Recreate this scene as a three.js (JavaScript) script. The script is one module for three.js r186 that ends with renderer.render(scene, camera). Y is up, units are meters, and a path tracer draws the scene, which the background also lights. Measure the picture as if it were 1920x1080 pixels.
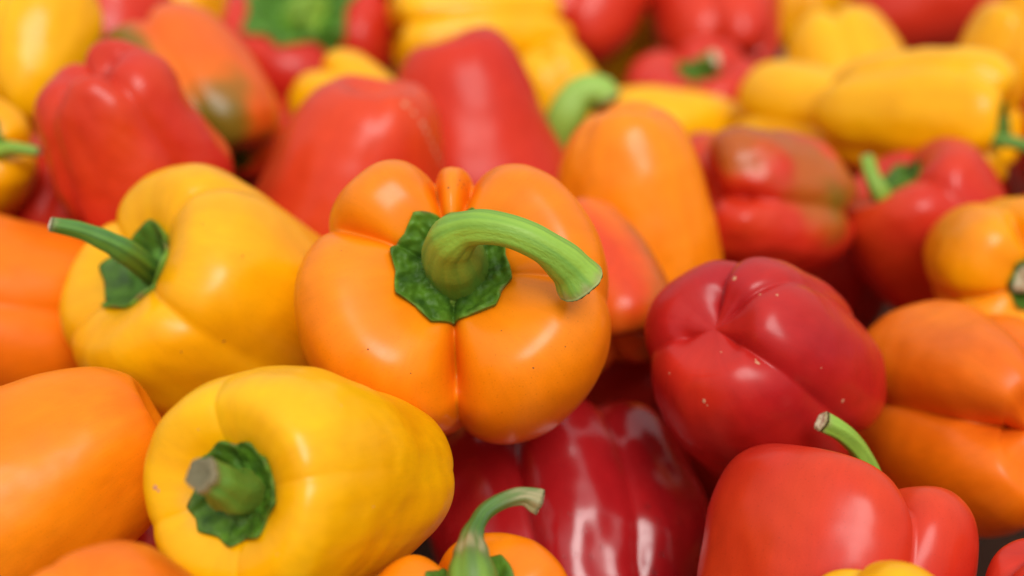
import * as THREE from 'three';
import { ImprovedNoise } from 'three/addons/math/ImprovedNoise.js';
import { mergeGeometries } from 'three/addons/utils/BufferGeometryUtils.js';

// ---------------------------------------------------------------- camera, sky, sun, exposure
const scene = new THREE.Scene();
const FOV = 24, PITCH = 30 * Math.PI / 180;
const camera = new THREE.PerspectiveCamera(FOV, 16 / 9, 0.02, 60);
camera.position.set(0, 0.33, 0.36);
camera.rotation.set(-PITCH, 0, 0);
camera.updateMatrixWorld(true);
camera.updateProjectionMatrix();
camera.focus = 0.382;
camera.userData.fStop = 4.8;

const skyW = 256, skyH = 128, skyData = new Float32Array(skyW * skyH * 4);
for (let j = 0; j < skyH; j++) for (let i = 0; i < skyW; i++) {
  const el = ((j + 0.5) / skyH - 0.5) * Math.PI, up = Math.max(0, Math.sin(el));
  const b = el > 0 ? 0.23 * (1 + 2 * up) : 0.1, k = (j * skyW + i) * 4;   // overcast: the zenith three times the horizon
  skyData[k] = b * 1.0; skyData[k + 1] = b * 0.99; skyData[k + 2] = b * 1.0; skyData[k + 3] = 1;
}
const sky = new THREE.DataTexture(skyData, skyW, skyH, THREE.RGBAFormat, THREE.FloatType);
sky.mapping = THREE.EquirectangularReflectionMapping;
sky.magFilter = THREE.LinearFilter; sky.needsUpdate = true;
scene.background = sky; scene.environment = sky;

const sun = new THREE.DirectionalLight(new THREE.Color(1, 0.965, 0.92), 1.5);
sun.position.set(0.35, 1.7, 1.2);
sun.castShadow = true; sun.shadow.radius = 55;
sun.shadow.mapSize.set(2048, 2048);
Object.assign(sun.shadow.camera, { left: -0.6, right: 0.6, top: 0.6, bottom: -0.6, near: 0.1, far: 6 });
scene.add(sun, sun.target);

const renderer = new THREE.WebGLRenderer({ antialias: true });
renderer.setSize(1024, 576);
renderer.toneMapping = THREE.LinearToneMapping;
renderer.toneMappingExposure = 1.54;
renderer.shadowMap.enabled = true;

// ---------------------------------------------------------------- helpers
const noise = new ImprovedNoise();
const N = (x, y, z) => noise.noise(x, y, z);
function rng(seed) { let a = seed >>> 0; return () => { a = (a + 0x6d2b79f5) | 0; let t = Math.imul(a ^ (a >>> 15), 1 | a); t = (t + Math.imul(t ^ (t >>> 7), 61 | t)) ^ t; return ((t ^ (t >>> 14)) >>> 0) / 4294967296; }; }
const clamp = (x, a = 0, b = 1) => Math.min(b, Math.max(a, x));
const lerp = (a, b, t) => a + (b - a) * t;
const smooth = (a, b, x) => { const t = clamp((x - a) / (b - a)); return t * t * (3 - 2 * t); };
const mix3 = (a, b, t) => [lerp(a[0], b[0], t), lerp(a[1], b[1], t), lerp(a[2], b[2], t)];
function table(points) { return (x) => { for (let i = 1; i < points.length; i++) if (x <= points[i][0]) { const [a, va] = points[i - 1], [b, vb] = points[i]; return lerp(va, vb, smooth(a, b, x)); } return points[points.length - 1][1]; }; }
const PPM = 1080 / (2 * Math.tan(FOV * Math.PI / 360));         // photograph pixels per metre at one metre
const camPoint = (px, py, d) => new THREE.Vector3((px - 960) / PPM * d, (540 - py) / PPM * d, -d);
const names = {};
function numbered(name) { const n = names[name] = (names[name] ?? -1) + 1; return n ? `${name}_${String(n).padStart(3, '0')}` : name; }
function add(mesh, name, parent) { mesh.name = name; mesh.castShadow = mesh.receiveShadow = true; parent.add(mesh); return mesh; }

// ---------------------------------------------------------------- materials
function tile(size, fn, srgb) {
  const d = new Uint8Array(size * size * 4);
  for (let j = 0; j < size; j++) for (let i = 0; i < size; i++) { const c = fn(i / size, j / size), k = (j * size + i) * 4; d[k] = c[0] * 255; d[k + 1] = c[1] * 255; d[k + 2] = c[2] * 255; d[k + 3] = 255; }
  const t = new THREE.DataTexture(d, size, size); t.wrapS = t.wrapT = THREE.RepeatWrapping; t.magFilter = THREE.LinearFilter; t.minFilter = THREE.LinearMipmapLinearFilter; t.generateMipmaps = true;
  if (srgb) t.colorSpace = THREE.SRGBColorSpace; t.needsUpdate = true; return t;
}
// noise that repeats: ImprovedNoise on a torus of whole periods
function wrapNoise(u, v, fu, fv, z) {
  const a = u * fu, b = v * fv, s = (x, y) => N(x + 0.37, y + 0.71, z);
  const wu = u, wv = v;
  return lerp(lerp(s(a, b), s(a - fu, b), wu), lerp(s(a, b - fv), s(a - fu, b - fv), wu), wv);
}
const speck = (() => { const r = rng(5), g = new Float32Array(512 * 512); for (let k = 0; k < 420; k++) { const x = r() * 512, y = r() * 512, s = 0.5 + r() * 1.1, a = 0.25 + r() * 0.6; for (let j = -4; j <= 4; j++) for (let i = -4; i <= 4; i++) { const q = (((y + j) | 0) + 512) % 512 * 512 + (((x + i) | 0) + 512) % 512; g[q] = Math.max(g[q], a * Math.exp(-(i * i + j * j) / (2 * s * s))); } } return g; })();
const skinMap = tile(512, (u, v) => {
  const f = 0.965 + 0.02 * wrapNoise(u, v, 40, 6, 3) + 0.035 * wrapNoise(u, v, 9, 7, 8) + 0.03 * wrapNoise(u, v, 90, 80, 5);
  const s = speck[((v * 512) | 0) * 512 + ((u * 512) | 0)], k = clamp(f - 0.16 * s);
  return [k, clamp(k - 0.03 * s), clamp(k)];
}, true);
const skinBump = tile(512, (u, v) => {
  const f = 0.5 + 0.12 * wrapNoise(u, v, 60, 14, 2) + 0.25 * wrapNoise(u, v, 14, 10, 7) + 0.12 * wrapNoise(u, v, 120, 110, 1);
  return [clamp(f), clamp(f), clamp(f)];
});
const skinRough = tile(512, (u, v) => { const f = clamp(0.86 + 0.2 * wrapNoise(u, v, 12, 9, 4) + 0.16 * wrapNoise(u, v, 70, 60, 6)); return [f, f, f]; });
function skin(rough, coat, coatRough) {
  return new THREE.MeshPhysicalMaterial({ color: 0xffffff, vertexColors: true, map: skinMap, bumpMap: skinBump, bumpScale: 0.00007, roughness: rough, roughnessMap: skinRough, clearcoat: coat, clearcoatRoughness: coatRough, ior: 1.45, specularIntensity: 0.35 });
}
const M = {
  skin: skin(0.42, 0.32, 0.26), satin: skin(0.48, 0.18, 0.32), gloss: skin(0.34, 0.8, 0.17),
  stem: new THREE.MeshPhysicalMaterial({ vertexColors: true, roughness: 0.52, clearcoat: 0.1, clearcoatRoughness: 0.35, bumpMap: skinBump, bumpScale: 0.00035 }),
  calyx: new THREE.MeshPhysicalMaterial({ vertexColors: true, roughness: 0.5, specularIntensity: 0.6, bumpMap: skinBump, bumpScale: 0.0005 }),
  cut: new THREE.MeshStandardMaterial({ vertexColors: true, roughness: 0.85 }),
  drop: new THREE.MeshPhysicalMaterial({ color: 0xffffff, roughness: 0.02, transmission: 1, thickness: 0.001, ior: 1.33 }),  // clear domes, added to give pitted skin its highlight dots
  dot: new THREE.MeshStandardMaterial({ color: new THREE.Color(0.22, 0.06, 0.01), roughness: 0.8 }),
  scar: new THREE.MeshStandardMaterial({ color: new THREE.Color(0.55, 0.24, 0.13), roughness: 0.9 }),
  board: new THREE.MeshStandardMaterial({ color: new THREE.Color(0.15, 0.105, 0.065), roughness: 0.9 }),
};
const C = {                                                   // linear base colours of the skins
  yellow: [0.93, 0.43, 0.001], yellow2: [0.94, 0.47, 0.0015], gold: [0.88, 0.37, 0.0015], orange: [0.92, 0.20, 0.002], orange2: [0.93, 0.25, 0.003], orange3: [0.80, 0.15, 0.006],
  red: [0.58, 0.024, 0.011], red2: [0.66, 0.038, 0.012], redO: [0.70, 0.06, 0.010], crimson: [0.42, 0.010, 0.013], dark: [0.30, 0.012, 0.010], olive: [0.20, 0.13, 0.010], green: [0.06, 0.16, 0.012],
};

// ---------------------------------------------------------------- the pepper
const PROFILE = [[0, 0.135], [0.12, 0.13], [0.22, 0.1], [0.34, 0.05], [0.52, 0.008], [0.72, 0.002], [0.9, 0.075], [0.99, 0.23], [1, 0.42], [0.965, 0.62], [0.88, 0.8], [0.72, 0.925], [0.5, 0.985], [0.26, 0.965], [0.1, 0.945], [0, 0.94]];
const gW = table([[0, 0], [0.1, 0.04], [0.28, 0.10], [0.5, 0.09], [0.72, 0.12], [0.88, 0.2], [1, 0]]);
const gN = table([[0, 0], [0.14, 0.02], [0.28, 0.07], [0.42, 0.03], [0.58, 0.006], [0.76, 0.012], [0.9, 0.09], [1, 0]]);
const hW = table([[0, 0], [0.1, 0.03], [0.24, 0.15], [0.38, 0.05], [0.5, 0], [1, 0]]);
const hN = table([[0, 0], [0.12, 0.07], [0.22, 0.1], [0.35, 0.03], [0.5, 0], [1, 0]]);
const bW = table([[0, 0], [0.7, 0], [0.9, 0.16], [1, 0]]);
const WIN_TOP = table([[0, 0], [0.08, 0.1], [0.24, 1], [0.45, 0.2], [0.6, 0], [1, 0]]);
const WIN_BOT = table([[0, 0], [0.62, 0], [0.86, 1], [0.97, 0.3], [1, 0]]);

function pepperShape(p) {
  const R = 1, L = 2 * (p.len ?? 1.1), r = rng(p.seed ?? 1);
  const tb = p.taper ?? 0.92, tt = p.top ?? 1;
  const pts = PROFILE.map(([x, y]) => { const k = smooth(0.1, 0.95, y); return new THREE.Vector3(x * lerp(tt, tb, k) * (y < 0.14 && x < 0.35 ? 1 / Math.max(0.7, tt) : 1), -y * L, 0); });
  pts.forEach((v, i) => { if (i < 3) v.y = -((PROFILE[i][1]) * (p.cavity ?? 1)) * 2.1; });
  const curve = new THREE.CatmullRomCurve3(pts, false, 'centripetal'); curve.arcLengthDivisions = 600;
  const K = 400, prof = curve.getSpacedPoints(K);
  let lobes = p.lobes;
  if (!lobes) { const n = p.n ?? (r() < 0.45 ? 3 : 4), a0 = r() * 360; lobes = []; for (let i = 0; i < n; i++) lobes.push([a0 + (i + (r() - 0.5) * 0.4) * 360 / n, 0.65 + r() * 0.6, 0.92 + r() * 0.14, (r() - 0.4) * 0.14, (r() - 0.4) * 0.2]); }
  lobes = lobes.map((l) => [((l[0] % 360) + 360) % 360, ...l.slice(1)]).sort((a, b) => a[0] - b[0]);
  const cr = p.crease ?? 1.15, cb = p.creaseBottom ?? 1, ct = p.creaseTop ?? 1, nz = p.noise ?? 1, so = (p.seed ?? 1) * 7.31;
  const wn = p.creaseWidth ?? 0.1;
  return {
    L, lobes,
    at(th, s, out = new THREE.Vector3()) {
      const f = clamp(s) * K, i = Math.min(K - 1, Math.floor(f)), a = prof[i], b = prof[i + 1], q = f - i;
      let rho = lerp(a.x, b.x, q), y = lerp(a.y, b.y, q);
      const deg = ((th * 180 / Math.PI) % 360 + 360) % 360, n = lobes.length;
      let k = n - 1; for (let j = 0; j < n; j++) if (lobes[j][0] <= deg) k = j;
      const cur = lobes[k], nx = lobes[(k + 1) % n], pv = lobes[(k + n - 1) % n];
      let span = nx[0] - cur[0]; if (span <= 0) span += 360;
      let off = deg - cur[0]; if (off < 0) off += 360;
      const u = off / span, e = Math.abs(2 * u - 1), dist = Math.min(off, span - off) * Math.PI / 180;
      const bf = u < 0.5 ? cur[1] : nx[1], sw = Math.sin(Math.PI * u), nb = u < 0.5 ? pv : nx;
      const amp = lerp((cur[2] + nb[2]) / 2, cur[2], sw), rise = lerp((cur[3] + nb[3]) / 2, cur[3], sw), drop = lerp((cur[4] + nb[4]) / 2, cur[4], sw);
      const e3 = e * e * e, vn = Math.exp(-dist / wn), cz = s < 0.5 ? lerp(ct, 1, smooth(0.3, 0.5, s)) : lerp(1, cb, smooth(0.5, 0.8, s));
      const side = lerp(1, amp, smooth(0.08, 0.35, s) * (1 - smooth(0.9, 1, s)));
      rho *= side * (1 - cr * cz * bf * (gW(s) * e3 + gN(s) * vn));
      y -= cr * ct * bf * R * (hW(s) * e * e * e + hN(s) * vn) - rise * WIN_TOP(s);
      y += cr * cb * bf * bW(s) * e3 - drop * WIN_BOT(s);
      const ct_ = Math.cos(th), st = Math.sin(th);
      out.set(rho * ct_, y, rho * st);
      const fade = smooth(0.1, 0.3, s);
      const d1 = nz * 0.06 * N(out.x * 1.1 + so, out.y * 1.0, out.z * 1.1 - so) + nz * 0.022 * N(out.x * 2.6 - so, out.y * 2.0 + so, out.z * 2.6) + nz * 0.006 * N(out.x * 6 + so, out.y * 5, out.z * 6);
      let d = d1 * fade;
      for (const [bd, bs, br, ba] of p.bumps ?? []) { let dd = Math.abs(((th * 180 / Math.PI - bd) % 360 + 540) % 360 - 180) * Math.PI / 180; const g2 = (dd * dd + (bs - s) * (bs - s) * 9) / (br * br); if (g2 < 9) d += ba * Math.exp(-g2); }
      const hl = Math.hypot(rho, 0.5); out.x += d * ct_ * rho / hl; out.z += d * st * rho / hl; out.y += d * 0.5 * (1 - smooth(0.1, 0.5, s) - smooth(0.7, 0.98, s));
      if (p.bend) { const t = -y / L; out.x += p.bend[0] * t * t; out.z += p.bend[1] * t * t; }
      out.y += L / 2;
      return out;
    },
  };
}
function gridGeometry(nu, nv, point, color, uvScale = [6, 4]) {
  const P = new Float32Array((nu + 1) * (nv + 1) * 3), U = new Float32Array((nu + 1) * (nv + 1) * 2), Q = new Float32Array((nu + 1) * (nv + 1) * 3), I = [], v = new THREE.Vector3();
  for (let j = 0; j <= nv; j++) for (let i = 0; i <= nu; i++) {
    const k = j * (nu + 1) + i, ii = i === nu ? 0 : i;
    point(ii / nu, j / nv, v); P.set([v.x, v.y, v.z], k * 3); U.set([i / nu * uvScale[0], j / nv * uvScale[1]], k * 2);
    Q.set(color(ii / nu, j / nv, v), k * 3);
  }
  for (let j = 0; j < nv; j++) for (let i = 0; i < nu; i++) { const a = j * (nu + 1) + i, b = a + 1, c = a + nu + 1, d = c + 1; I.push(a, b, c, b, d, c); }
  const g = new THREE.BufferGeometry(); g.setAttribute('position', new THREE.BufferAttribute(P, 3)); g.setAttribute('uv', new THREE.BufferAttribute(U, 2)); g.setAttribute('color', new THREE.BufferAttribute(Q, 3)); g.setIndex(I); g.computeVertexNormals();
  const n = g.attributes.normal;
  for (let j = 0; j <= nv; j++) { const a = j * (nu + 1), b = a + nu, x = n.getX(a) + n.getX(b), y = n.getY(a) + n.getY(b), z = n.getZ(a) + n.getZ(b), l = Math.hypot(x, y, z) || 1; n.setXYZ(a, x / l, y / l, z / l); n.setXYZ(b, x / l, y / l, z / l); }
  for (const j of [0, nv]) { let x = 0, y = 0, z = 0; const src = j ? nv - 1 : 1; for (let i = 0; i < nu; i++) { const k = src * (nu + 1) + i; x += n.getX(k); y += n.getY(k); z += n.getZ(k); } const l = Math.hypot(x, y, z) || 1; for (let i = 0; i <= nu; i++) n.setXYZ(j * (nu + 1) + i, x / l, y / l, z / l); }
  return g;
}
const G = { mid: [0.10, 0.26, 0.022], light: [0.29, 0.49, 0.045], dark: [0.018, 0.10, 0.016], deep: [0.026, 0.075, 0.006], olive: [0.19, 0.26, 0.02], dry: [0.36, 0.30, 0.14], pale: [0.62, 0.55, 0.36] };

function calyxMesh(p, shape, S, parent) {
  const c = p.calyx ?? {}, r = rng((p.seed ?? 1) + 99), n = c.points ?? 7, rad = c.r ?? 0.34, ph = r() * 6, so = (p.seed ?? 1) * 3.7;
  const tips = []; for (let i = 0; i < n; i++) tips.push([(i + (r() - 0.5) * 0.5) / n * 2 * Math.PI + ph, 0.75 + r() * 0.5]);
  const lim = (th) => { let m = 0; for (const [a, k] of tips) { const d = Math.abs(((th - a) % (2 * Math.PI) + 3 * Math.PI) % (2 * Math.PI) - Math.PI); m = Math.max(m, k * Math.pow(clamp(1 - d / (Math.PI / n * 1.15)), 1.6)); } return rad * (1 - (c.tip ?? 0.16) * 0.7 + (c.tip ?? 0.16) * m + 0.05 * N(Math.cos(th) * 2 + so, Math.sin(th) * 2, so)); };
  const NU = p.hero ? 220 : 96, NV = p.hero ? 44 : 20, t = new THREE.Vector3();
  const lut = [];
  for (let i = 0; i < NU; i++) { const th = i / NU * 2 * Math.PI, row = []; for (let j = 0; j <= 120; j++) { shape.at(th, j / 120 * 0.45, t); row.push([Math.hypot(t.x, t.z), t.y]); } lut.push(row); }
  const height = (i, rr) => { const row = lut[i % NU]; for (let j = 1; j < row.length; j++) if (row[j][0] >= rr) { const [a, ya] = row[j - 1], [b, yb] = row[j]; return lerp(ya, yb, b > a ? clamp((rr - a) / (b - a)) : 1); } return row[row.length - 1][1]; };
  const g = gridGeometry(NU, NV, (u, v, o) => {
    const th = u * 2 * Math.PI, i = Math.round(u * NU), q = v < 0.9 ? v / 0.9 : 1, rr = lim(th) * Math.max(0.02, q), y0 = height(i, rr);
    const x = Math.cos(th) * rr, z = Math.sin(th) * rr;
    const pleat = Math.sin(th * n * 1.0 + 3 * N(x * 3 + so, z * 3, 1)) * 0.5 + 0.5;
    let lift = 0.02 + 0.03 * (c.bump ?? 1) * (N(x * 13 + so, z * 13, so) * 0.8 + 0.5 * N(x * 27, z * 27 + so, 2)) * smooth(0.3, 0.55, q) * (1 - smooth(0.93, 1, q)) + 0.022 * pleat * smooth(0.4, 0.75, q) + 0.05 * (1 - smooth(0.35, 0.62, q)) + 0.02 * smooth(0.82, 1, q) * (0.6 + N(th * 3, so, 0));
    lift = Math.max(lift, 0.016);
    if (v > 0.9) lift = lerp(lift, -0.02, (v - 0.9) / 0.1);
    o.set(x, y0 + lift, z).multiplyScalar(S);
  }, (u, v, o) => {
    const x = o.x / S, z = o.z / S, w = clamp(0.5 + 0.7 * N(x * 9 + so, z * 9, 4) + 0.35 * N(x * 22, z * 22, so)), q = v / 0.9;
    let k = mix3(c.dark ?? G.deep, c.light ?? [0.095, 0.22, 0.012], w); k = mix3(k, G.light, 0.3 * smooth(0.9, 1, q) * clamp(0.5 + N(u * 30, so, 1)));
    k = mix3(k, [0.2, 0.13, 0.04], 0.75 * smooth(0.93, 1, q) * smooth(0.1, 0.45, N(u * 18, so, 3)));
    return mix3(k, G.mid, 1 - smooth(0.3, 0.6, q));
  }, [4, 1]);
  return add(new THREE.Mesh(g, M.calyx), 'calyx', parent);
}
// points: [Vector3 in the pepper's own axes, radius] from base to tip
function stemMesh(p, pts, parent) {
  const o = p.stem, so = (p.seed ?? 1) * 5.3, NV = p.hero ? 90 : 40, NU = p.hero ? 64 : 28;
  const curve = new THREE.CatmullRomCurve3(pts.map((q) => q[0]), false, 'centripetal'), fr = curve.computeFrenetFrames(NV, false), rT = pts.map((q) => q[1]);
  const pos = []; for (let j = 0; j <= NV; j++) pos.push(curve.getPointAt(j / NV));
  // radius by nearest control parameter
  const par = pts.map((q) => { let best = 0, bd = 1e9; pos.forEach((v, j) => { const d = v.distanceToSquared(q[0]); if (d < bd) { bd = d; best = j / NV; } }); return best; });
  const rad = (v) => { for (let i = 1; i < par.length; i++) if (v <= par[i]) return lerp(rT[i - 1], rT[i], smooth(par[i - 1], par[i], v)); return rT[rT.length - 1]; };
  const ridges = o.ridges ?? 5, ra = o.ridge ?? 0.07, tw = o.twist ?? 0.8;
  const ring = (u, v, out, shrink = 1) => {
    const j = Math.min(NV, Math.round(v * NV)), a = u * 2 * Math.PI, R = rad(v);
    const fl = smooth(0.12, 0.5, v);
    const k = shrink * R * (1 + fl * ra * Math.cos(ridges * a + tw * v * 4 + so) + fl * ra * 0.5 * Math.cos((ridges * 2 + 1) * a - so + v * 2) + 0.05 * N(Math.cos(a) * 1.5 + so, Math.sin(a) * 1.5, v * 4) + 0.02 * N(Math.cos(a) * 6, Math.sin(a) * 6, v * 12));
    return out.copy(pos[j]).addScaledVector(fr.normals[j], Math.cos(a) * k).addScaledVector(fr.binormals[j], Math.sin(a) * k);
  };
  const c0 = o.base ?? G.olive, c1 = o.color ?? G.light, c2 = o.streak ?? G.mid;
  const g = gridGeometry(NU, NV, (u, v, out) => ring(u, v, out), (u, v) => {
    const a = u * 2 * Math.PI, st = clamp(0.5 + 0.9 * N(Math.cos(a) * 4 + so, Math.sin(a) * 4, v * 1.6) + 0.5 * N(Math.cos(a) * 11, Math.sin(a) * 11 + so, v * 2.5));
    let k = mix3(mix3(c0, c1, smooth(0.1, 0.45, v)), c2, st * 0.75);
    if (o.woody) { const wd = o.woody, m = smooth(wd[0], wd[1], v + 0.12 * N(a * 2, v * 6, so)); k = mix3(k, G.dry, m * clamp(0.55 + 0.9 * N(Math.cos(a) * 5, v * 14, so))); }
    for (const [bc, bw] of o.bands ?? []) k = mix3(k, G.dry, clamp(Math.exp(-(((v - bc) / bw) ** 2)) * (0.75 + 1.1 * N(Math.cos(a) * 4, Math.sin(a) * 4, v * 10 + so))));
    return mix3(k, G.dry, 0.6 * smooth(0.955, 1, v + 0.03 * N(a * 3, so, 1)));
  }, [3, 5]);
  const m = add(new THREE.Mesh(g, M.stem), 'stem', parent);
  const tip = pos[NV], tan = fr.tangents[NV], R = rad(1);
  const e = gridGeometry(NU, 8, (u, v, out) => { ring(u, 1, out, Math.max(0.01, 1 - v)); const a = u * 6.283; out.addScaledVector(tan, R * (0.14 * Math.sin(Math.min(1, v * 4) * 1.57) - 0.3 * smooth(0.3, 1, v) * (o.hollow ?? 0.6) + 0.1 * N(out.x * 900, out.y * 900, out.z * 900))); }, (u, v) => mix3(o.cutRim ?? G.dry, o.cut ?? G.pale, smooth(0.05, 0.4, v + 0.3 * N(u * 9, v * 3, so))), [1, 1]);
  add(new THREE.Mesh(e, M.cut), 'cut_end', m);
  return m;
}
const ray = new THREE.Raycaster();
function onSkin(g, px, py) {                                   // where the skin of a pepper lies behind a pixel, in its own axes
  g.updateMatrixWorld(true); ray.setFromCamera(new THREE.Vector2(px / 960 - 1, 1 - py / 540), camera);
  const h = ray.intersectObject(g.children[0], false)[0]; if (!h) return null;
  return { at: g.worldToLocal(h.point.clone()), n: h.face.normal.clone(), d: h.distance };
}
const blob = new THREE.SphereGeometry(1, 12, 8);
function specks(g, list, mat, name, flat = 0.25) {
  const r = rng(list.length * 13 + 5);
  for (const [px, py, rad] of list) {
    const h = onSkin(g, px, py); if (!h) continue;
    const m = new THREE.Mesh(blob, mat), R = rad * h.d / PPM; m.position.copy(h.at); m.quaternion.setFromUnitVectors(new THREE.Vector3(0, 1, 0), h.n); m.rotateY(r() * 6); m.scale.set(R * (0.8 + 0.5 * r()), R * flat, R * (0.7 + 0.4 * r())); add(m, name, g);
  }
}
const peppers = [];
function pepper(p) {
  const shape = pepperShape(p), d = p.d, S = p.w * d / PPM / 2;               // S: half the width, in metres
  const ax = new THREE.Vector3(...p.ax).normalize();
  const xl = new THREE.Vector3().crossVectors(ax, new THREE.Vector3(0, 0, 1)).normalize(), zl = new THREE.Vector3().crossVectors(xl, ax);
  const m = new THREE.Matrix4().makeBasis(xl, ax, zl).setPosition(camPoint(p.px, p.py, d)).premultiply(camera.matrixWorld);
  if (p.roll) m.multiply(new THREE.Matrix4().makeRotationY(-p.roll * Math.PI / 180));
  const g = new THREE.Group(); m.decompose(g.position, g.quaternion, g.scale); g.scale.set(1, 1, 1);
  g.name = numbered(p.name ?? 'bell_pepper'); g.userData = { label: p.label, category: 'pepper', group: p.group ?? 'bell peppers heaped on the stall' };
  scene.add(g);
  const so = (p.seed ?? 1) * 2.9, c = p.col, nu = p.hero ? 320 : (p.res ?? 112), nv = p.hero ? 260 : (p.res ? Math.round(p.res * 0.8) : 88);
  const body = gridGeometry(nu, nv, (u, v, o) => { shape.at(u * 2 * Math.PI, v, o); o.multiplyScalar(S); }, (u, v, o) => {
    const x = o.x / S, y = o.y / S, z = o.z / S;
    let k = mix3(c[0], c[1] ?? c[0], 1.0 * clamp(0.5 + 0.9 * N(x * 0.9 + so, y * 0.6, z * 0.9) + 0.3 * N(x * 2.6, y * 1.6 + so, z * 2.6)));
    const sk = 1 + 0.055 * N(Math.cos(u * 6.2832) * 5 + so, Math.sin(u * 6.2832) * 5, v * 1.4) + 0.05 * N(x * 2.1, y * 2.1 - so, z * 2.1); k = [k[0] * Math.min(1.03, sk), k[1] * (2 * sk - 1), k[2]];
    for (const [col, thr, fr, dir] of p.patches ?? []) { const q = N(x * fr + so, y * fr * 0.7, z * fr - so) + (dir ? (x * dir[0] + y * dir[1] + z * dir[2]) : 0); k = mix3(k, col, smooth(thr, thr + 0.5, q + 0.18 * N(x * fr * 3.1, y * fr * 2.6 + so, z * fr * 3.1))); }
    return k;
  });
  add(new THREE.Mesh(body, M[p.mat ?? 'skin']), 'body', g);
  if (p.stem || p.calyx) calyxMesh(p, shape, S, g);
  if (p.stem) {
    const inv = m.clone().invert(), base = shape.at(0, 0, new THREE.Vector3()).multiplyScalar(S); base.x = base.z = 0;
    let pts;
    if (p.stem.px) pts = p.stem.px.map(([x, y, dz, r]) => [camPoint(x, y, d - dz).applyMatrix4(camera.matrixWorld).applyMatrix4(inv), r * (d - dz) / PPM]);
    else { const b = p.stem.bend ?? [0.2, 0.1], h = p.stem.h ?? 0.5, rr = p.stem.r ?? 0.1; pts = [0, 0.25, 0.5, 0.75, 1].map((t) => [new THREE.Vector3(b[0] * t * t * S, base.y + (h * (t - 0.25 * t * t)) * S, b[1] * t * t * S), rr * S * (t < 0.1 ? 1.7 : t > 0.9 ? 1.15 : 1)]); }
    if (p.stem.rooted !== false) pts.unshift([base.clone().add(new THREE.Vector3(0, -0.06 * S, 0)), pts[0][1] * (p.stem.px ? 1.1 : 1.1)]);
    stemMesh(p, pts, g);
  }
  p.extra?.(g, shape, S);
  peppers.push({ p, g, shape, S });
  return g;
}

// ---------------------------------------------------------------- the stall's board under the heap
const BOARD_Y = -0.062;
{
  const b = new THREE.Mesh(new THREE.BoxGeometry(1.6, 0.02, 1.4), M.board); b.position.set(0, BOARD_Y - 0.01, -0.35);
  b.name = 'stall_board'; b.receiveShadow = b.castShadow = true; b.userData = { kind: 'structure', label: 'brown wooden board under the heap of peppers', category: 'board' }; scene.add(b);
}

// ---------------------------------------------------------------- the peppers in view
const D = { hero: 0.4455, y1: 0.4884, y2: 0.3707, o1: 0.3914, o2: 0.3171, o3: 0.5170, r1: 0.5947, r2: 0.6686, o5: 0.7458, o4: 0.5575, or: 0.5042, r3: 0.4486, r4: 0.4981, o6: 0.3550, r5: 0.3975, y3: 0.3365, p1: 0.3700, o7: 0.4742, o8: 0.5423, r6: 0.5986, r7: 0.6821, r8: 0.6174, y4: 0.6642, y4b: 0.7427, y5: 0.8127, y6: 0.7865, r9: 0.8595, r10: 0.9224, y7: 0.9728, y8: 1.0195, r11: 1.0012, y9: 0.7715, y10: 0.7200, y11: 0.8469, y12: 0.8181, y13: 0.7139, r12: 0.8973, r13: 0.5437, r13b: 0.6556, y14: 0.6381, y15: 0.7616, r14: 0.7080, y16: 0.5610, r15: 0.5955, r16: 0.9061, f1: 0.5620 };   // depths in metres along the lens axis
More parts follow.
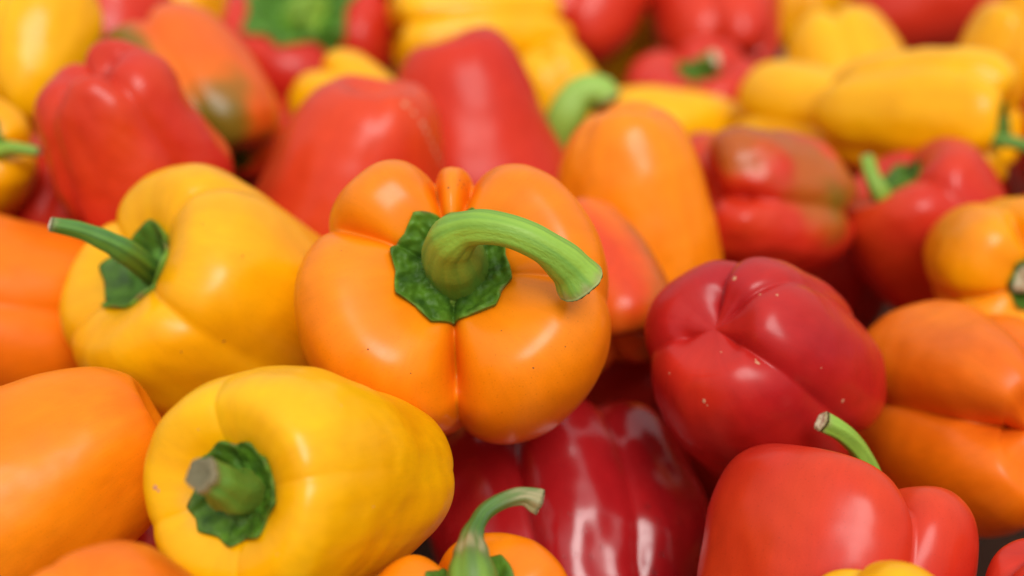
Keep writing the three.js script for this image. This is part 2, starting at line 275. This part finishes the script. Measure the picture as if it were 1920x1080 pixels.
const specs = [
  { id: 'hero', hero: true, px: 862, py: 572, w: 600, d: 0.42, ax: [-0.02, 0.29, 0.955], len: 0.92, seed: 3, taper: 0.86, noise: 0.6, col: [C.orange, C.orange2], cavity: 0.8, crease: 1.2, creaseWidth: 0.085,
    lobes: [[92, 1.5, 1.0, 0.03, 0.02], [206, 0.8, 0.86, -0.02, 0], [262, 1.0, 0.74, -0.14, 0], [283, 1.2, 0.9, -0.02, 0.0], [12, 0.35, 1.03, 0.05, 0.05]],
    calyx: { r: 0.345, points: 8, tip: 0.12, bump: 1.5 },
    stem: { px: [[858, 508, 0.034, 62], [850, 482, 0.044, 60], [848, 450, 0.056, 46], [888, 428, 0.064, 34], [955, 434, 0.068, 31], [1020, 463, 0.067, 32], [1066, 500, 0.063, 38], [1090, 532, 0.060, 47]], ridges: 5, ridge: 0.03, cut: [0.3, 0.42, 0.08], cutRim: G.olive },
    extra: (g) => specks(g, [[862, 338, 2], [870, 346, 2.4], [878, 340, 1.8], [866, 352, 2], [874, 356, 1.8], [858, 347, 1.6], [882, 350, 1.6], [841, 352, 2.2], [690, 655, 1.8], [770, 700, 1.5], [1000, 690, 1.6], [940, 620, 1.4], [640, 470, 1.6], [1060, 650, 1.6]], M.dot, 'speck', 0.15),
    label: 'orange bell pepper with thick curved green stem, facing outward atop the heap' },
  { id: 'y1', px: 440, py: 600, crease: 0.4, w: 480, d: 0.44, ax: [-0.62, 0.42, 0.66], len: 1.05, seed: 11, taper: 0.97, res: 180, col: [C.yellow, C.gold], calyx: { r: 0.36, points: 5 }, mat: 'skin',
    stem: { px: [[232, 470, 0.05, 24], [200, 452, 0.054, 20], [150, 432, 0.058, 16], [95, 420, 0.062, 14]], color: G.mid, streak: G.dark, cut: [0.7, 0.66, 0.5] },
    extra: (g) => specks(g, [[300, 560, 1.8], [420, 640, 2], [340, 660, 1.6], [455, 480, 1.6], [380, 420, 1.8]], M.dot, 'speck', 0.15),
    label: 'yellow bell pepper with straight thin stem pointing sideways, beside the curved-stem orange pepper' },
  { id: 'y2', px: 585, py: 905, bend: [0, 0.3], w: 450, d: 0.38, ax: [-0.42, 0.06, 0.9], len: 1.15, seed: 17, taper: 0.84, res: 220, crease: 0.22, col: [C.yellow, C.yellow2], calyx: { r: 0.4, points: 9, tip: 0.12, bump: 1.6 },
    stem: { px: [[432, 922, 0.036, 42], [412, 908, 0.043, 34], [392, 896, 0.046, 32], [378, 889, 0.049, 33]], color: G.mid, streak: G.olive, cut: [0.14, 0.12, 0.06], cutRim: [0.2, 0.16, 0.08], bands: [[1.0, 0.06]], ridge: 0.09 },
    extra: (g) => specks(g, [[291, 914, 5], [297, 920, 3], [372, 805, 1.6], [640, 760, 1.5], [520, 1040, 1.8], [700, 950, 1.4]], M.scar, 'speck', 0.15),
    label: 'yellow bell pepper with short stubby stem and bumpy dark green calyx' },
  { id: 'o1', px: 65, py: 915, crease: 0.12, w: 440, d: 0.395, ax: [-0.85, -0.5, 0.2], len: 1.2, seed: 23, taper: 0.85, res: 160, col: [C.orange, C.orange2], mat: 'satin', lobes: [[10, 0.3, 1, 0, 0], [130, 0.3, 0.97, 0, 0], [250, 0.3, 1, 0, 0]], label: 'large smooth orange pepper lying beside the stubby-stemmed yellow pepper' },
  { id: 'o2', px: 235, py: 1210, crease: 0.3, w: 400, d: 0.36, ax: [0.3, -0.7, -0.6], len: 1.0, seed: 29, col: [C.orange3, C.orange], mat: 'satin', label: 'orange pepper of which only a rounded hump shows below the large orange pepper' },
  { id: 'o3', px: 5, py: 595, w: 400, d: 0.485, ax: [-0.93, 0.1, 0.3], len: 1.1, seed: 31, col: [C.orange3, C.orange], lobes: [[80, 1.2, 1, 0, 0], [170, 1, 1, 0, 0], [290, 1, 1, 0, 0]], mat: 'satin', label: 'orange pepper with a lengthwise groove under the thin straight stem' },
  { id: 'r1', px: 660, py: 360, taper: 0.78, w: 395, d: 0.515, ax: [-0.25, -0.9, -0.3], len: 1.05, seed: 37, crease: 0.08, col: [C.red2, C.redO], res: 140, extra: (g) => specks(g, [[760, 196, 6], [776, 212, 5], [792, 232, 7], [799, 246, 6], [806, 262, 5], [813, 277, 5], [820, 291, 4.5], [826, 304, 4]], M.scar, 'speck', 0.2), label: 'smooth round red pepper touching the tapered red pepper' },
  { id: 'r2', px: 885, py: 305, w: 410, d: 0.56, ax: [0.14, -0.96, -0.22], len: 1.15, seed: 41, taper: 0.7, crease: 0.08, col: [C.red, C.red2], res: 140, mat: 'satin', label: 'tapered red pepper with its narrow end up behind the curved stem orange pepper' },
  { id: 'o5', px: 1095, py: 380, w: 250, d: 0.6, ax: [-0.2, 0.85, 0.4], len: 1.1, seed: 43, col: [C.orange3, C.redO], calyx: { r: 0.3 },
    stem: { px: [[1035, 330, 0.04, 22], [1042, 275, 0.045, 30], [1060, 220, 0.05, 36], [1088, 178, 0.05, 34], [1122, 172, 0.05, 32], [1138, 196, 0.05, 30]], color: G.light, base: G.light, streak: [0.2, 0.4, 0.05] }, label: 'orange-red pepper with hooked pale green stem behind the tapered red pepper' },
  { id: 'o4', px: 1190, py: 425, w: 330, d: 0.555, ax: [0.1, -0.95, -0.25], len: 1.35, seed: 47, taper: 0.85, crease: 0.2, col: [C.orange2, C.orange2], label: 'tall bright orange pepper standing narrow end up behind the curved stem orange pepper' },
  { id: 'or', px: 1115, py: 535, w: 260, d: 0.5, ax: [0.3, -0.8, 0.4], len: 1.1, seed: 53, col: [C.orange3, C.redO], patches: [[[0.46, 0.12, 0.012], 0.0, 1.2, [0, 0.3, 0]], [C.olive, 0.6, 1.2, [0, 0.5, 0]]], label: 'small orange-red pepper turning green, half hidden behind the curved stem orange pepper' },
  { id: 'r3', px: 1415, py: 685, taper: 0.95, w: 420, d: 0.455, ax: [0.5, -0.37, -0.78], len: 1.05, seed: 59, res: 240, crease: 1.25, creaseBottom: 0.8, col: [C.red, C.crimson], lobes: [[92, 0.9, 1, 0, 0.06], [162, 0.5, 0.98, 0, 0], [207, 0.8, 0.96, 0, 0.02], [317, 0.8, 1, 0, 0.04]], extra: (g) => specks(g, [[1377, 522, 4], [1425, 552, 2.5], [1457, 553, 3], [1420, 680, 4.5], [1417, 674, 2], [1320, 752, 3.5], [1326, 760, 1.6], [1580, 752, 4.5], [1603, 582, 3.5], [1596, 590, 2], [1255, 700, 2], [1540, 690, 1.5], [1352, 660, 1.5]], M.scar, 'speck'), label: 'red bell pepper with deeply lobed end and pale specks on its skin' },
  { id: 'r4', px: 1078, py: 1050, taper: 1.0, noise: 2.0, w: 520, d: 0.435, ax: [-0.15, 0.8, -0.58], len: 1.0, seed: 61, res: 240, crease: 1.0, col: [C.crimson, C.crimson], mat: 'gloss', extra: (g) => { const r = rng(8), l = []; for (let i = 0; i < 34; i++) { const t = i % 3; l.push(t ? [1205 + r() * 80, 935 + r() * 140, 1.6 + r() * 3.6] : [1060 + r() * 70, 960 + r() * 110, 1.5 + r() * 3]); } specks(g, l, M.drop, 'glint_bump', 0.45); }, lobes: [[108, 1.3, 1, 0.05, 0], [62, 0.7, 1, 0.0, 0], [180, 0.8, 1, 0, 0], [300, 1, 1, 0, 0]], label: 'wet glossy dark red pepper in the hollow below the curved-stem orange pepper' },  // the domes are added for the glints of bumpy, pitted skin
  { id: 'o6', px: 905, py: 1280, w: 450, d: 0.355, ax: [-0.06, 0.9, 0.42], len: 1.0, seed: 67, res: 160, col: [C.orange, C.orange2], calyx: { r: 0.42, points: 6 },
    stem: { px: [[885, 1078, 0.012, 46], [884, 1040, 0.008, 32], [886, 1008, 0.004, 21], [897, 980, 0.001, 15], [912, 958, -0.001, 15], [945, 938, -0.003, 15], [982, 930, -0.005, 17], [1010, 940, -0.006, 24]], color: [0.08, 0.2, 0.02], streak: G.deep, base: G.light, ridge: 0.12, bands: [[0.42, 0.07], [0.96, 0.14]], cut: [0.6, 0.45, 0.3] }, label: 'orange pepper with dry crooked stem in front of the wet glossy red pepper' },
  { id: 'r5', px: 1550, py: 1135, w: 530, d: 0.39, ax: [0.25, 0.93, -0.2], len: 0.95, seed: 71, res: 200, col: [C.red, C.redO], crease: 1.0, calyx: { r: 0.25, points: 5 },
    stem: { px: [[1640, 905, -0.02, 16], [1615, 850, -0.018, 17], [1580, 812, -0.014, 18], [1540, 790, -0.012, 20]], color: [0.2, 0.38, 0.04], streak: G.light }, lobes: [[72, 1.0, 1, 0.04, 0], [195, 0.45, 1, 0.06, 0], [275, 0.8, 0.95, 0, 0], [345, 0.6, 0.95, 0, 0]], label: 'red pepper with slim bright green stem leaning over its shoulder' },
  { id: 'y3', px: 1670, py: 1262, w: 400, d: 0.345, ax: [0.5, -0.8, 0], len: 1.0, seed: 73, col: [C.yellow, C.yellow2], label: 'yellow pepper of which only the top shows in front of the slim-stemmed red pepper' },
  { id: 'p1', px: 2010, py: 1150, w: 300, d: 0.37, ax: [0.5, -0.8, 0], len: 1.0, seed: 79, col: [C.red2, C.red], label: 'red pepper of which only a sliver shows below the three lobed orange pepper' },
  { id: 'o7', px: 1835, py: 785, w: 460, d: 0.46, ax: [-0.12, 0.02, -0.99], len: 1.0, seed: 83, res: 180, col: [C.orange3, C.orange], crease: 1.3, creaseBottom: 1.5, lobes: [[0, 1.7, 1, 0, 0.16], [90, 1.6, 1, 0, 0.16], [230, 1.4, 1, 0, 0.16]], mat: 'satin', label: 'orange pepper showing its swollen three-lobed bottom end' },
  { id: 'o8', px: 1890, py: 505, crease: 1.35, w: 310, d: 0.53, ax: [0.03, -0.2, 0.97], len: 1.0, seed: 89, col: [C.orange2, C.gold], calyx: { r: 0.36 }, stem: { h: 0.3, r: 0.14, color: G.light }, label: 'orange pepper with its green stem end facing outward above the three-lobed orange pepper' },
  { id: 'r6', px: 1445, py: 385, w: 290, d: 0.575, ax: [-0.85, 0.1, 0.35], len: 1.1, seed: 97, crease: 1.6, noise: 2.4, col: [C.red, C.redO], patches: [[[0.45, 0.10, 0.012], 0.1, 1.3, [0.25, 0, 0.4]], [C.olive, 0.75, 1.4, [0.35, 0, 0.5]]], label: 'wrinkled red pepper with an olive green patch' },
  { id: 'r7', px: 1575, py: 500, w: 230, d: 0.62, ax: [0.2, 0.9, 0.1], len: 1.1, seed: 101, col: [C.red, C.red2], label: 'red pepper in the gap beside the wrinkled red pepper' },
  { id: 'r8', px: 1752, py: 450, crease: 0.6, w: 325, d: 0.58, ax: [-0.55, 0.75, 0.25], len: 1.0, seed: 103, col: [C.red, C.redO], calyx: { r: 0.32 }, stem: { px: [[1665, 385, 0.02, 22], [1650, 360, 0.025, 18], [1635, 330, 0.025, 14], [1625, 295, 0.02, 12]], color: G.light }, label: 'red pepper with upright green stem under the long yellow pepper' },
  { id: 'y4', px: 1715, py: 228, crease: 1.1, taper: 0.95, w: 265, d: 0.66, ax: [0.78, -0.12, 0.58], len: 1.35, seed: 107, col: [C.yellow, C.yellow2], calyx: { r: 0.32 }, stem: { px: [[1838, 262, 0.035, 17], [1866, 262, 0.042, 13], [1895, 266, 0.045, 12], [1930, 276, 0.045, 12]], color: G.mid }, label: 'long blocky yellow pepper lying with green stem above the upright-stemmed red pepper' },
  { id: 'y4b', px: 1530, py: 235, crease: 1.2, w: 240, d: 0.68, ax: [-0.6, 0.2, -0.7], len: 1.1, seed: 109, col: [C.yellow2, C.yellow], label: 'yellow pepper between the long yellow pepper and the wrinkled red pepper' },
  { id: 'y5', px: 1590, py: 155, crease: 1.2, w: 250, d: 0.75, ax: [0.2, -0.9, 0.2], len: 1.1, seed: 113, col: [C.yellow2, C.yellow], label: 'rounded yellow pepper behind the long blocky yellow pepper' },
  { id: 'y6', px: 1265, py: 250, crease: 1.35, w: 190, d: 0.645, ax: [-0.95, 0, 0.2], len: 1.45, seed: 127, col: [C.yellow, C.yellow2], label: 'yellow pepper lying sideways behind the tall bright orange pepper' },
  { id: 'r9', px: 1300, py: 220, w: 260, d: 0.72, ax: [0, 0.75, 0.6], len: 0.9, seed: 131, col: [C.red, C.red2], calyx: { r: 0.3 }, stem: { h: 0.55, r: 0.1, color: G.mid }, label: 'red pepper with green stem up behind the sideways yellow pepper' },
  { id: 'r10', px: 1345, py: 30, crease: 1.35, w: 270, d: 0.73, ax: [0, 0.7, -0.6], len: 1.1, seed: 137, col: [C.red2, C.red], label: 'red pepper resting high above the green stemmed red pepper' },
  { id: 'y7', px: 1500, py: 20, w: 160, d: 0.8, ax: [0.3, 0.8, 0], len: 1.1, seed: 139, col: [C.yellow, C.gold], label: 'yellow pepper half hidden behind the red pepper resting high' },
  { id: 'y8', px: 1180, py: 100, w: 210, d: 0.78, ax: [0.3, 0.8, 0.3], len: 1.1, seed: 149, col: [C.yellow, C.yellow2], label: 'yellow pepper low between the large sideways yellow pepper and the high red pepper' },
  { id: 'r11', px: 1740, py: 5, w: 300, d: 0.82, ax: [0.8, 0.3, 0], len: 1.1, seed: 151, col: [C.red, C.red2], label: 'red pepper far back above the rounded yellow pepper' },
  { id: 'y9', px: 1925, py: 40, w: 140, d: 0.78, ax: [0.3, 0.8, 0], len: 1.1, seed: 157, col: [C.yellow, C.gold], label: 'yellow pepper far back beside the farthest red pepper' },
  { id: 'y10', px: 1875, py: 140, w: 200, d: 0.72, ax: [0.3, 0.8, 0.2], len: 1.1, seed: 163, col: [C.yellow, C.gold], label: 'yellow pepper leaning behind the stem of the long blocky yellow pepper' },
  { id: 'y11', px: 900, py: 55, crease: 1.35, w: 230, d: 0.7, ax: [-0.95, -0.1, 0.2], len: 1.4, seed: 167, col: [C.yellow, C.yellow2], label: 'large yellow pepper lying sideways behind the tapered red pepper' },
  { id: 'y12', px: 1040, py: 180, w: 190, d: 0.66, ax: [0.3, -0.8, -0.2], len: 1.1, seed: 173, col: [C.yellow2, C.yellow], label: 'yellow pepper behind the hooked pale green stem' },
  { id: 'y13', px: 675, py: 230, w: 230, d: 0.62, ax: [-0.7, 0.5, -0.2], len: 1.0, seed: 179, col: [C.yellow2, C.yellow], label: 'yellow pepper showing between the round red and tapered red peppers' },
  { id: 'r12', px: 580, py: 115, w: 350, d: 0.7, ax: [0, 0.5, 0.87], len: 0.9, seed: 181, crease: 1.3, col: [C.red, C.red2], calyx: { r: 0.6, light: [0.1, 0.27, 0.02], bump: 2.5, tip: 0.25 }, stem: { h: 0.3, r: 0.2, color: G.light, cut: G.light, cutRim: G.mid }, label: 'deeply lobed red pepper with big green calyx far back' },
  { id: 'r13', px: 240, py: 265, w: 320, d: 0.55, ax: [0.25, -0.72, -0.55], len: 1.0, seed: 191, noise: 2.0, crease: 0.8, col: [C.red, C.redO], patches: [[C.olive, 0.45, 1.2, [0.5, 0.2, 0]]], lobes: [[40, 1.2, 1, 0, 0.12], [125, 1.3, 1, 0, 0.05], [200, 1, 0.95, 0, 0.15], [290, 1, 1, 0, 0.05]], label: 'lumpy red pepper behind the thin-stemmed yellow pepper' },
  { id: 'r13b', px: 345, py: 185, w: 320, d: 0.62, ax: [0.45, -0.75, 0.2], len: 1.1, seed: 193, col: [C.redO, C.orange3], patches: [[C.olive, 0.02, 1.2, [0.5, 0.2, 0.2]]], calyx: { r: 0.34 }, stem: { h: 0.3, r: 0.14, color: G.mid }, label: 'orange-red pepper ripening from olive green, behind the lumpy red pepper' },
  { id: 'y14', px: 65, py: 105, crease: 1.5, w: 250, d: 0.64, ax: [0.1, 0.9, -0.3], len: 1.1, seed: 197, col: [C.yellow, C.yellow2], label: 'large yellow pepper behind the lumpy red pepper' },
  { id: 'y15', px: 340, py: 15, w: 170, d: 0.74, ax: [0.1, 0.9, -0.3], len: 1.0, seed: 199, col: [C.yellow, C.gold], label: 'yellow pepper far back behind the ripening olive pepper' },
  { id: 'r14', px: 205, py: 80, w: 230, d: 0.71, ax: [0.1, 0.9, -0.3], len: 1.0, seed: 211, col: [C.red, C.red2], label: 'red pepper in the gap between two yellow peppers' },
  { id: 'y16', px: -80, py: 330, w: 260, d: 0.57, ax: [0.55, 0.6, 0.5], len: 1.0, seed: 223, col: [C.yellow, C.gold], calyx: { r: 0.36 }, stem: { px: [[-10, 285, 0.02, 16], [20, 278, 0.024, 13], [45, 280, 0.026, 11], [75, 285, 0.026, 9]], color: G.light }, label: 'yellow pepper at the rim with green stem beside the lumpy red pepper' },
  { id: 'r15', px: 140, py: 370, w: 230, d: 0.6, ax: [0.3, 0.9, -0.3], len: 1.1, seed: 227, col: [C.red, C.red2], label: 'red pepper low under the lumpy red pepper' },
  { id: 'r16', px: 1092, py: 10, w: 230, d: 0.86, ax: [0.3, 0.7, -0.4], len: 1.1, seed: 233, col: [C.red, C.red2], label: 'red pepper in the gap between the large sideways yellow pepper and another yellow pepper' },
  { id: 'f1', px: 590, py: 730, w: 260, d: 0.5, ax: [0.3, 0.5, 0.3], len: 1.0, seed: 229, col: [C.yellow, C.gold], label: 'yellow pepper buried in the gap between three peppers' },
];
for (const p of specs) { if (D[p.id]) p.d = D[p.id]; pepper(p); }

// ---------------------------------------------------------------- the peppers lower in the heap and round its edges: [px, py, depth, width, stem direction, seed]
const FILL = [
  [-200,835,0.45,355,-0.06,0.57,0.75,300], [2242,560,0.533,352,0.6,-0.75,-0.58,301], [2221,393,0.6,302,0.21,-0.32,-0.11,302], [-240,379,0.606,313,0.09,0.4,-0.62,303], [-280,264,0.665,264,-0.41,-0.76,-0.8,304],
  [2027,258,0.668,265,0.58,0.37,-0.95,305], [-71,178,0.717,253,0.92,0.2,-0.46,306], [2091,164,0.726,228,-0.25,-0.22,-0.88,307], [-148,92,0.778,233,0.4,0.58,0.64,308], [81,73,0.792,240,-0.15,0.07,-0.9,309],
  [-58,10,0.845,215,-0.72,-0.29,0.49,310], [200,-8,0.862,185,1,-0.66,0.15,311], [824,-39,0.892,191,-0.26,0.61,0.35,312], [-3,-64,0.918,202,0.61,-0.57,-0.53,313], [283,-62,0.916,185,0.93,-0.24,-0.93,314],
  [532,-81,0.937,185,-0.97,-0.8,-0.27,315], [782,-89,0.945,177,-0.52,-0.2,-0.24,316], [231,-117,0.978,195,0.17,0.02,0.81,317], [950,-112,0.972,194,0.47,-0.25,0.83,318], [1186,-115,0.976,177,-0.83,-0.06,0.42,319],
  [1370,-118,0.979,172,0.71,0.79,0.29,320], [417,1283,0.382,422,-0.29,-0.7,0.4,321], [2186,1030,0.432,427,-0.36,-0.21,0.94,322], [396,214,0.741,231,0.31,-0.53,0.87,323], [304,99,0.824,196,-0.24,0.08,-0.97,324],
  [1921,65,0.852,213,0.24,0.1,-0.19,325], [-316,1274,0.408,447,-0.82,-0.12,-0.05,326], [247,1102,0.442,409,-0.02,-0.09,-0.82,327], [2185,876,0.498,383,-0.38,-0.17,-0.98,328], [-235,669,0.563,293,-0.54,0.21,-0.81,329],
  [354,579,0.596,278,-0.69,0.6,-0.83,330], [88,404,0.674,272,0.19,0.39,-0.41,331], [1278,420,0.666,283,-0.13,0.79,-0.66,332], [194,244,0.767,238,0.11,-0.3,-0.13,333], [843,246,0.766,217,-0.94,-0.64,-0.35,334],
  [852,1416,0.406,420,-0.77,-0.16,0.36,335], [-327,1052,0.48,340,0.83,-0.15,-0.79,336], [195,903,0.519,309,-0.68,-0.69,-0.42,337], [1381,808,0.548,302,0.24,-0.63,-0.1,338], [946,757,0.564,279,-0.74,0.78,0.36,339],
  [1711,772,0.559,316,0.99,-0.47,0.52,340], [31,619,0.615,295,0.92,-0.51,0.87,341], [1976,515,0.659,284,-0.79,0.15,0.64,342], [519,440,0.695,228,0.75,-0.15,-1,343], [1797,367,0.734,237,-0.2,-0.62,0.58,344],
  [2109,378,0.729,243,0.21,-0.67,-0.63,345], [594,281,0.787,207,0.93,0.43,-0.64,346], [1862,278,0.789,225,0.6,-0.51,-0.92,347], [446,237,0.817,207,0.88,-0.77,-0.66,348], [145,131,0.899,182,0.02,-0.58,-0.84,349],
  [855,54,0.969,182,-0.62,-0.45,-0.94,350], [442,33,0.99,178,0.71,-0.25,-0.23,351], [116,25,0.999,184,-0.45,-0.76,-0.39,352], [643,19,1.004,186,0.05,0.32,0.26,353], [2033,1415,0.428,397,0.31,-0.4,-0.76,354],
  [678,1261,0.459,365,0.37,0.39,-0.18,355], [1575,1199,0.472,377,-0.11,-0.27,0.46,356], [515,1030,0.513,308,-0.94,0.77,-0.49,357], [2216,822,0.574,287,-0.47,-0.12,-0.2,358], [1180,721,0.609,269,-0.44,-0.3,-0.54,359],
  [-286,654,0.634,268,0.69,-0.5,0.23,360], [1387,655,0.634,269,0.89,0.19,0.72,361], [530,603,0.656,258,0.72,-0.66,-0.8,362], [-234,497,0.705,262,-0.89,0.56,-0.38,363], [-160,993,0.55,291,0.65,0.38,-0.1,364],
  [836,765,0.624,262,-0.59,0.06,-0.01,365], [1683,720,0.641,261,0.29,-0.17,0.91,366], [2161,722,0.641,252,0.83,0.57,-0.24,367], [106,509,0.736,240,-0.84,-0.18,0.57,368], [818,579,0.526,223,-0.15,-0.58,0.19,369],
  [957,572,0.599,200,-0.75,0.16,-0.38,370], [1427,332,0.713,176,-0.51,-0.54,-0.78,371],
];
const lowKinds = [['red', [C.red, C.red2]], ['orange', [C.orange, C.orange3]], ['yellow', [C.yellow, C.gold]]];
for (const [px, py, d, w, ax, ay, az, seed] of FILL) {
  const shows = px > -100 && px < 2020 && py > 100 && py < 1180;
  const [word, col] = lowKinds[shows ? 0 : (seed * 7 + (seed >> 2)) % 3];
  pepper({ px, py, d, w, ax: [ax, ay, az], seed, len: 1.05, taper: 0.85, col, res: 56, label: `${word} pepper ${shows ? 'lying low in a gap under the other peppers' : 'on the outer edge of the heap'}`, group: shows ? `${word} peppers low in the heap` : `${word} peppers round the edge of the heap` });
}
renderer.render(scene, camera);
